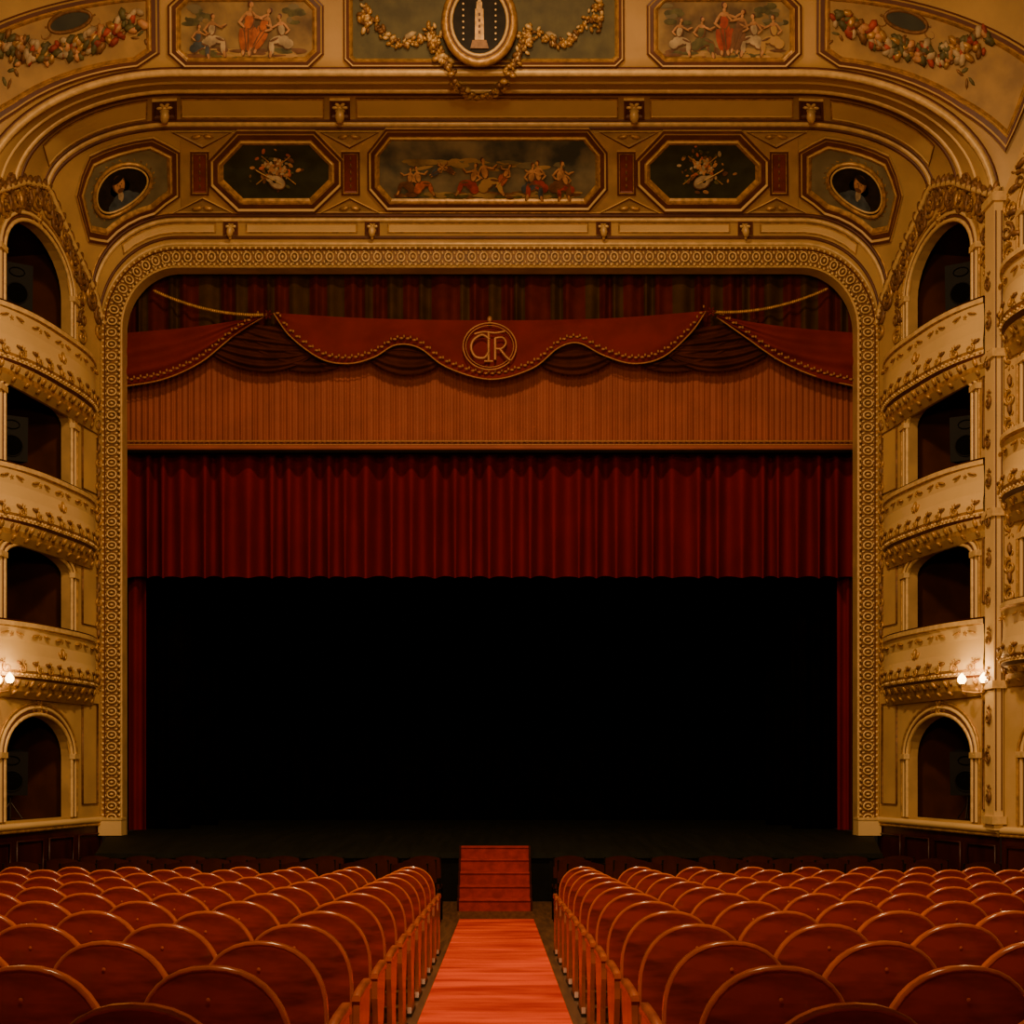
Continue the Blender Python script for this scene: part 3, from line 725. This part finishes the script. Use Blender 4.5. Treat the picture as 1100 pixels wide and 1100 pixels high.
for u0,u1,d in((120,205,24.9),(850,925,24.9),(150,235,26.5),(822,900,26.5)):
    mb=MB(); vb=V0+(CZ-ZB-.01)*F/(d+.1); drape(mb,u0,u1,500,vb,d,.08,14,'black_drape'); mb.obj('black_leg_curtain')
mb=MB(); vb=V0+(CZ-ZB-.01)*F/29.3; drape(mb,190,870,500,vb,29.2,.12,18,'black_drape',nv=3); mb.obj('backdrop_curtain')
def interp(pts):
    def f(u):
        if u<=pts[0][0]: return pts[0][1]
        for i in range(len(pts)-1):
            if u<=pts[i+1][0]:
                t=(u-pts[i][0])/(pts[i+1][0]-pts[i][0]); return pts[i][1]+(pts[i+1][1]-pts[i][1])*t
        return pts[-1][1]
    return f
def smooth(pts,n=8):
    out=[]
    for i in range(len(pts)-1):
        p0=pts[max(i-1,0)];p1=pts[i];p2=pts[i+1];p3=pts[min(i+2,len(pts)-1)]
        for k in range(n):
            t=k/n
            out.append(tuple(.5*((2*p1[c])+(-p0[c]+p2[c])*t+(2*p0[c]-5*p1[c]+4*p2[c]-p3[c])*t*t+(-p0[c]+3*p1[c]-3*p2[c]+p3[c])*t**3) for c in(0,1)))
    out.append(pts[-1]); return out
mb=MB()
def swag(top,bot,d,m,fold,nf,trim=True,ph=0):
    tp=interp(smooth(top)); bs=smooth(bot); bt=interp(bs); u0,u1=top[0][0],top[-1][0]; nu=int((u1-u0)/3); nv=24
    rows=[]
    for j in range(nv+1):
        t=j/nv; r=[]
        for i in range(nu+1):
            u=u0+(u1-u0)*i/nu; v=tp(u)+(bt(u)-tp(u))*t
            r.append(P(u,v,d-.04*math.sin(t*PI)-fold*math.sin(t*nf*2*PI+u*.02+ph)*(.4+.6*t)-.02*math.sin(u*.09+t*3)))
        rows.append(r)
    mb.grid(rows,m)
    if trim:
        mb.tube([P(u0+(u1-u0)*i/nu,bt(u0+(u1-u0)*i/nu)-.5,d-.05) for i in range(nu+1)],.014,'trim_cord')
        u=u0+4
        while u<u1-3:
            p=P(u,bt(u)-7,d-.09); mb.ball(p,Vector((.045,0,0)),Vector((0,.015,0)),Vector((0,0,.022)),'trim_cord',5,4)
            mb.ball(P(u+3,bt(u+3)-9,d-.09),Vector((.02,0,0)),Vector((0,.015,0)),Vector((0,0,.03)),'trim_cord',5,4); u+=7
    return bt
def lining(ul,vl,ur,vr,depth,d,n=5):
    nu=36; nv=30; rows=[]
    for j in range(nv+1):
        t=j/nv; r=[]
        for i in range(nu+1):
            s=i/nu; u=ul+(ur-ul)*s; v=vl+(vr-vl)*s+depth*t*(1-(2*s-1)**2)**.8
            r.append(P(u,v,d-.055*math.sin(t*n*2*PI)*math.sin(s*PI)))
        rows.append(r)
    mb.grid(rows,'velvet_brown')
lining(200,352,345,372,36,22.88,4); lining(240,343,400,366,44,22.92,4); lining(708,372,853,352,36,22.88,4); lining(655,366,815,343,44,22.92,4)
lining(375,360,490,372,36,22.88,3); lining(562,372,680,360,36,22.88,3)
swag([(130,358),(200,352),(250,345),(283,338)],[(130,416),(175,408),(215,390),(250,362),(283,341)],22.80,'velvet_red',.06,2.5)
swag([(770,338),(803,345),(853,352),(926,358)],[(770,341),(800,362),(838,388),(880,406),(926,417)],22.80,'velvet_red',.06,2.5)
swag([(294,336),(400,342),(527,344),(650,342),(758,334)],[(294,337),(312,362),(345,386),(375,391),(402,384),(425,371),(450,374),(480,395),(527,408),(572,396),(600,374),(622,369),(648,382),(680,391),(712,384),(742,358),(758,335)],22.78,'velvet_red',.03,1.5)
for u,v,du in((288,338,-1),(764,335,1)):
    c=P(u,v,22.68); fr=(c,Vector((1,0,0)),Vector((0,0,1)),Vector((0,-1,0))); rosette(mb,fr,0,0,.10,'drape_red',6)
    e=P(165,312,22.72) if du<0 else P(889,310,22.72); pts=[]
    for i in range(25):
        t=i/24; pts.append(c.lerp(e,t)+Vector((0,0,-.14*4*t*(1-t))))
    mb.tube(pts,.018,'trim_cord')
    for i in range(60):
        t=i/60; q=c.lerp(e,t)+Vector((0,0,-.14*4*t*(1-t))); mb.ball(q,Vector((.022,0,.022)),Vector((0,.03,0)),Vector((-.012,0,.025)),'gold',5,4)
valance=mb.obj('swag_valance_curtain')
mb=MB(); c=P(526,372,22.62); fr=(c,Vector((1,0,0)),Vector((0,0,1)),Vector((0,-1,0)))
ring3(mb,fr,0,0,.49,.43,.014,'brass_emblem',h=0); ring3(mb,fr,0,0,.44,.385,.008,'brass_emblem',h=0)
def L(pts,r=.022,h=.02): mb.tube([loc(fr,x,y,h) for x,y in smooth(pts,5)] if len(pts)>2 else [loc(fr,x,y,h) for x,y in pts],r*.85,'brass_emblem')
L([(-.28,.22),(-.1,.26),(.1,.24),(.28,.27)]); L([(-.02,.25),(-.02,-.28)],.03); L([(-.1,-.28),(.06,-.28)])
L([(-.0,.12),(-.14,.2),(-.3,.1),(-.34,-.05),(-.26,-.2),(-.1,-.22),(-.02,-.12)],.03,.03)
L([(.1,.14),(.1,-.26)],.03,.03); L([(.1,.14),(.24,.15),(.3,.05),(.22,-.05),(.1,-.05)],.024,.03); L([(.18,-.05),(.3,-.2),(.38,-.27)],.028,.03)
mb.ball(loc(fr,0,.5,0),Vector((.05,0,0)),Vector((0,.03,0)),Vector((0,0,.06)),'brass_emblem')
mb.obj('monogram_emblem',valance)

# ---------------------------------------------------------------- seats
def seat_mesh():
    mb=MB(); hwid=.235; zb=.34; zsd=.62; rise=.26
    ol=[(-hwid+.01,zb),(-hwid,.46),(-hwid,zsd)]
    n=18
    for i in range(1,n):
        th=PI-PI*i/n; ct=math.cos(th); st=math.sin(th)
        ol.append((hwid*math.copysign(abs(ct)**.88,ct),zsd+rise*st**.95))
    ol+=[(hwid,zsd),(hwid,.46),(hwid-.01,zb)]
    def M(x,z,y): return Vector((x,y-(z-zb)*.16-.04*(1-(x/hwid)**2),z))
    zc=.58
    def ringp(k,y): return [M(x*k,zc+(z-zc)*k,y) for x,z in ol]
    mb.grid([ringp(1,0),ringp(.970,-.010),ringp(.95,-.004)],'rim_wood',True,cv=True)
    rows=[ringp(k,-.004) for k in(.95,.6,.3)]
    mb.grid(rows,'mahogany',True,cv=True); b=rows[-1]; c=M(0,zc,-.004); mb.add(b+[c],[(i,(i+1)%len(b),len(b)) for i in range(len(b))],'mahogany',True)
    mb.grid([ringp(1,0),ringp(1,.028)],'rim_wood',True,cv=True)
    rows=[ringp(k,y) for k,y in((1,.028),(.94,.03),(.9,.06),(.6,.075),(.3,.08))]
    mb.grid(rows[:2],'rim_wood',True,cv=True); mb.grid(rows[1:],'seat_velvet',True,cv=True)
    b=rows[-1]; c=M(0,zc,.08); mb.add(b+[c],[(i,(i+1)%len(b),len(b)) for i in range(len(b))],'seat_velvet',True)
    fr=(M(0,.78,-.008),Vector((1,0,0)),Vector((0,-.16,1)),Vector((0,-1,0))); disc(mb,fr,0,0,.007,.007,0,.004,'rim_wood',8)
    rows=[]
    for z,k in((.34,.9),(.355,1),(.42,1),(.45,.93),(.46,.75)):
        r=[]
        for i in range(20):
            t=2*PI*i/20; ct,st=math.cos(t),math.sin(t)
            r.append(Vector((.22*k*math.copysign(abs(ct)**.4,ct),.27+.21*k*math.copysign(abs(st)**.4,st),z)))
        rows.append(r)
    mb.grid(rows,'seat_velvet',True,cv=True); mb.add(rows[-1],[tuple(range(20))],'seat_velvet'); mb.add(rows[0],[tuple(range(20))],'mahogany')
    for s in(-1,1):
        x0=s*.2525
        pl=[(.02,0),(.36,0),(.36,.03),(.30,.06),(.27,.28),(.33,.40),(.36,.52),(.34,.56),(-.04,.56),(-.05,.45),(.02,.28),(.04,.06)]
        mb.prism(pl,lambda y,z,h: Vector((x0+h,y,z)),-.014,.014,'arm_wood')
        ap=[]
        for y,z,w,t in((-.06,.56,.018,.02),(-.02,.565,.02,.028),(.12,.572,.021,.03),(.28,.575,.022,.03),(.36,.57,.022,.035),(.40,.555,.018,.022)):
            ap.append([Vector((x0+w*cx_,y,z+t*cz_)) for cx_,cz_ in((-1,-.6),(1,-.6),(1,.3),(.6,.7),(-.6,.7),(-1,.3))])
        mb.grid(ap,'arm_wood',True,cv=True); mb.add(ap[0],[tuple(range(6))],'rim_wood'); mb.add(ap[-1],[tuple(range(6))],'rim_wood')
        mb.box((x0,.2,.01),(.036,.4,.02),'iron')
    mb.box((0,.05,.32),(.47,.05,.06),'mahogany')
    return mb
sm=seat_mesh().obj('theatre_seat'); me=sm.data; first=True
tilt_a=-math.atan(SL)
for k in range(-1,13):
    y=2.93+.76*k
    lim=min(7.6,.43*(y+.4)+1.0)
    j=0
    while True:
        x=.84+.55*j
        if x>lim: break
        for s in(-1,1):
            if first: o=sm; first=False
            else: o=bpy.data.objects.new('theatre_seat',me); bpy.context.collection.objects.link(o)
            o.location=(CX-.01+s*x,y,floorz(y)+.001); o.rotation_euler=(tilt_a,0,0)
        j+=1
mb=MB()
for x in(-.2,.2):
    mb.tube([(x,.0,0),(x,-.03,.45),(x,-.10,.86)],.013,'black_matte'); mb.tube([(x,.42,0),(x,.36,.45),(x,-.02,.44)],.013,'black_matte')
mb.box((0,.17,.46),(.42,.42,.04),'velvet_dark')
mb.grid([[Vector((-.21+.42*i/8,-.06-(z-.55)*.15-.04*math.sin(PI*i/8),z+(.04*math.sin(PI*i/8) if z>.7 else 0))) for i in range(9)] for z in(.58,.7,.84)],'velvet_dark')
mb.grid([[Vector((-.21+.42*i/8,-.035-(z-.55)*.15-.04*math.sin(PI*i/8),z+(.04*math.sin(PI*i/8) if z>.7 else 0))) for i in range(9)] for z in(.58,.7,.84)],'velvet_dark')
oc=mb.obj('orchestra_chair'); first=True
for y in(13.6,14.9,16.2):
    for j in range(8):
        for s in(-1,1):
            x=.95+.62*j+random.uniform(-.05,.05)
            if first: o=oc; first=False
            else: o=bpy.data.objects.new('orchestra_chair',oc.data); bpy.context.collection.objects.link(o)
            yy=y+random.uniform(-.08,.08); o.location=(CX+s*x,yy,floorz(yy)+.001); o.rotation_euler=(tilt_a,0,0)

# ---------------------------------------------------------------- lights
def area(name,loc_,target,size,energy,col,spread=PI):
    l=bpy.data.lights.new(name,'AREA'); l.size=size; l.energy=energy; l.color=col; l.spread=spread; l.shape='DISK'
    o=bpy.data.objects.new(name,l); bpy.context.collection.objects.link(o); o.location=loc_
    o.rotation_euler=(Vector(target)-Vector(loc_)).to_track_quat('-Z','Y').to_euler(); return o
WARM=(1,.63,.29)
area('chandelier_light',(0,11,13.2),(0,13,0),1.6,1650,WARM)
area('front_fill_light',(0,4,8.5),(0,20,9.5),1.2,560,WARM)  # added fill without a fixture, brightens arch and ceiling from the front
area('arch_fill_light',(0,1.5,5.2),(0,20,12.5),1.0,430,WARM)  # unseen fill added to wash the arch soffit from below
w=bpy.data.worlds.new('World'); bpy.context.scene.world=w; w.use_nodes=True
w.node_tree.nodes['Background'].inputs[0].default_value=(1,.6,.3,1); w.node_tree.nodes['Background'].inputs[1].default_value=.01
# ---------------------------------------------------------------- camera
cam=bpy.data.cameras.new('camera'); co=bpy.data.objects.new('camera',cam); bpy.context.collection.objects.link(co)
co.location=(CX,0,CZ); co.rotation_euler=(PI/2,0,0); cam.sensor_width=36; cam.lens=36*F/1100; cam.shift_x=15/1100; cam.shift_y=(825-550)/1100; cam.clip_end=200
bpy.context.scene.camera=co
